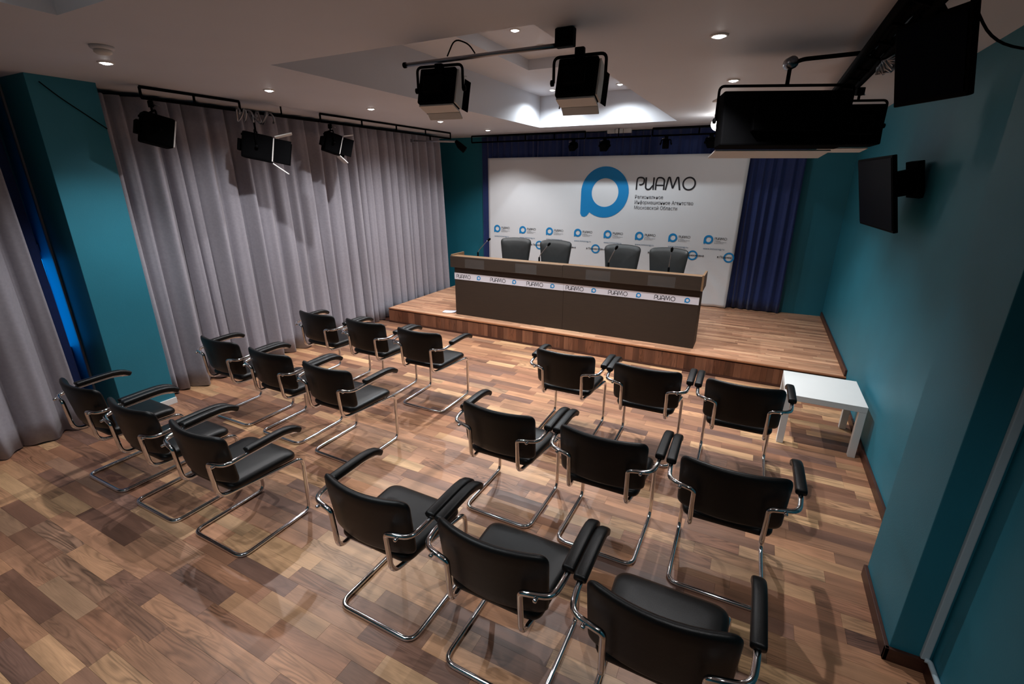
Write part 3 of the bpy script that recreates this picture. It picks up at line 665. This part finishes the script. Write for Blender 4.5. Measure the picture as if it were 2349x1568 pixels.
# cross pole below the tray with two panel lamps
t = thing('cross_pole', 'dark horizontal pole below the ceiling tray carrying two panel lamps', 'lighting rail', (-1.02, 2.60, 2.765))
tube('pole', [(-1.03, 0, 0), (0, 0, 0)], .012, M_STEEL, t, 10); box('ceiling_clamp', (0, 0, .03), (.10, .05, .085), M_BLKP, t, .006); tube('end_cap', [(-1.045, 0, 0), (-1.028, 0, 0)], .016, M_BLK, t, 10)
studio_lamp('panel_lamp', 'black panel lamp with pale rim, left one on the cross pole', (-1.805, 2.60, 2.615), .12, -.32, .23, .11, .20, .15, .05, pale=True, group='lamps on the cross pole')
studio_lamp('panel_lamp', 'black panel lamp with pale rim, right one at the tray edge', (-.945, 2.62, 2.595), .06, -.32, .21, .11, .19, .17, .05, pale=True, group='lamps on the cross pole')
tube('lamp_cable', fillet([(-1.74, 2.59, 2.78), (-1.68, 2.58, 2.86), (-1.60, 2.6, 2.83), (-1.56, 2.6, 2.78)], .04), .004, M_BLK); tag(bpy.data.objects['lamp_cable'], 'thin black cable arching over the left end of the cross pole', 'cable')
# big panel light right
t = studio_lamp('large_panel_light', 'large wide black panel light hanging in front of the teal right wall', (.03, 3.58, 2.455), .40, -.15, .74, .12, .31, .30, .14, hung=False, flare=.12)
tube('support_arm', fillet([(0, 0, .19), (0, 0, .30), (.05, -.02, .325), (.50, -.19, .335)], .03), .012, M_BLK, t, 8)
bm = bmesh.new(); lathe(bm, [(.014, -.035), (.035, -.025), (.035, .025), (.014, .035)], (0, 0, .31), 14, 'Y'); from_bm('pivot_clamp', bm, M_STEEL, t, True)
studio_lamp('panel_light', 'smaller black panel light half hidden behind the large one', (.49, 4.32, 2.47), .35, -.1, .34, .12, .26, .258, .10, flare=.12)
# right rail
t = thing('ceiling_truss', 'heavy black lighting truss running along the ceiling near the right wall', 'lighting rail', (.42, 1.4, 2.74))
for dx in (-.06, .06): tube('chord', [(dx, 0, 0), (dx, 3.9, 0)], .02, M_BLK, t, 8)
tube('chord', [(0, 0, .075), (0, 3.9, .075)], .02, M_BLK, t, 8)
for dx, dz, rr_ in ((-.03, .022, .016), (.012, .026, .02), (.045, .03, .014)): tube('cable_run', [(dx+.008*math.sin(k*1.3+dx*90), .05+k*.2, dz+.006*math.sin(k*.9+dx*70)) for k in range(20)], rr_, M_BLK, t, 8)
for k in range(12):
    y0 = .1+k*.32; tube('brace', [(-.06, y0, 0), (.06, y0+.16, 0)], .008, M_BLK, t, 6); tube('brace', [(-.06, y0+.16, 0), (0, y0+.32, .075)], .008, M_BLK, t, 6)
bm = bmesh.new(); pts = []
for k in range(40):
    a = k*.8; pts.append((.04*math.cos(a), -.1+.006*k, .03*math.sin(a)+.015*math.sin(k*1.7)))
sweep(bm, pts, .007, seg=6); o = from_bm('cable_bundle', bm, M_STEEL, None, True); o.location = (.50, 3.46, 2.70); tag(o, 'shiny silver cable bundle where the support arm meets the right truss', 'cable')
# small lamps above the banner
k = 0
for x, sc, lb in ((-2.75, .9, 'small dark spotlight above the left of the blue ring logo'), (-2.25, 1.1, 'small dark spotlight above the blue ring logo'), (-1.35, .9, 'small dark spotlight above the banner wordmark'), (-.75, 1.0, 'small dark spotlight above the right end of the banner')):
    studio_lamp('spotlight', lb, (x, 7.5, 2.60), 2.9+.2*k, -.5, .10*sc, .14*sc, .10*sc, .12, 0, 'spotlight', 'spotlights above the banner', dark=True); k += 1
# silver boom and camera in the corner
t = thing('corner_boom', 'thin silver boom with a black spotlight at its end, before the grey curtain', 'boom', (-4.66, 6.3, 2.70))
tube('boom_bar', [(-.33, .05, -.02), (.43, .15, -.05)], .014, M_STEEL, t, 10); tube('hanger', [(0, .09, -.02), (0, .09, .04)], .012, M_BLK, t, 8)
bm = bmesh.new(); sweep(bm, [(.42, .15, -.04), (.47, .17, -.10), (.55, .2, -.17)], .045, seg=12, scale=[.5, 1, 1.1]); from_bm('spot_head', bm, M_BLK, t, True)
box('end_clamp', (-.31, .05, -.02), (.05, .05, .05), M_STEEL, t, .006)

# ------------------------------------------------------------------ screens on the right
def screen(name, label, loc, yaw, tilt, w, h, th):
    t = thing(name, label, 'monitor', loc)
    n = Vector((math.cos(yaw), math.sin(yaw), 0)); f = n.cross(Vector((0, 0, 1))); u = Vector((0, 0, 1))*math.cos(tilt)+f*math.sin(tilt); nn = n.cross(u)
    R = Matrix((n, -nn, u)).transposed().to_4x4(); t.rotation_euler = R.to_euler()      # local X right, Y into the set, Z up
    box('casing', (0, th/2+.004, 0), (w, th, h), M_BLKP, t, .006); box('display', (0, .002, 0), (w-.03, .004, h-.035), M_SCREEN, t, 0); box('rear_bulge', (0, th+.015, 0), (w*.6, .03, h*.6), M_BLKP, t, .008)
    return t
t = screen('wall_monitor', 'black flat monitor on a bracket on the right wall beside the stage', (.775, 4.765, 2.01), -1.495, .223, .92, .54, .03)
box('wall_plate', (.16, .215, .06), (.26, .04, .26), M_BLK, t, .004); box('bracket_arm', (.14, .13, .05), (.16, .15, .18), M_BLK, t, .01)
t = screen('hanging_monitor', 'black monitor hanging from the ceiling at the top right corner', (.515, 2.70, 2.57), -1.0, .25, .33, .32, .03)
tube('ceiling_mount', [(0, .06, .12), (0, -.02, .245)], .025, M_BLK, t, 8)
for k, (p, lb) in enumerate((([(.62, 2.55, 2.80), (.66, 2.5, 2.72), (.80, 2.45, 2.66), (.98, 2.42, 2.68)], 'thick black cable looping to the right wall behind the hanging monitor'), ([(.60, 2.75, 2.80), (.70, 2.72, 2.62), (.85, 2.77, 2.58), (1.02, 2.8, 2.6)], 'thin black cable sagging to the right wall below the hanging monitor'))):
    o = tube('cable_and_shadow_line', fillet(p, .08), .008 if k == 0 else .005, M_BLK); tag(o, lb, 'cable')

o = tube('cable_and_shadow_line', fillet([(-4.90, 1.90, 2.79), (-4.907, 2.0, 2.70), (-4.907, 2.16, 2.58), (-4.90, 2.262, 2.50)], .06), .004, M_BLK); tag(o, 'thin black tube standing for a shadow, diagonal over the top of the teal pier', 'cable')  # thin black tube modelled in place of a shadow line on the pier
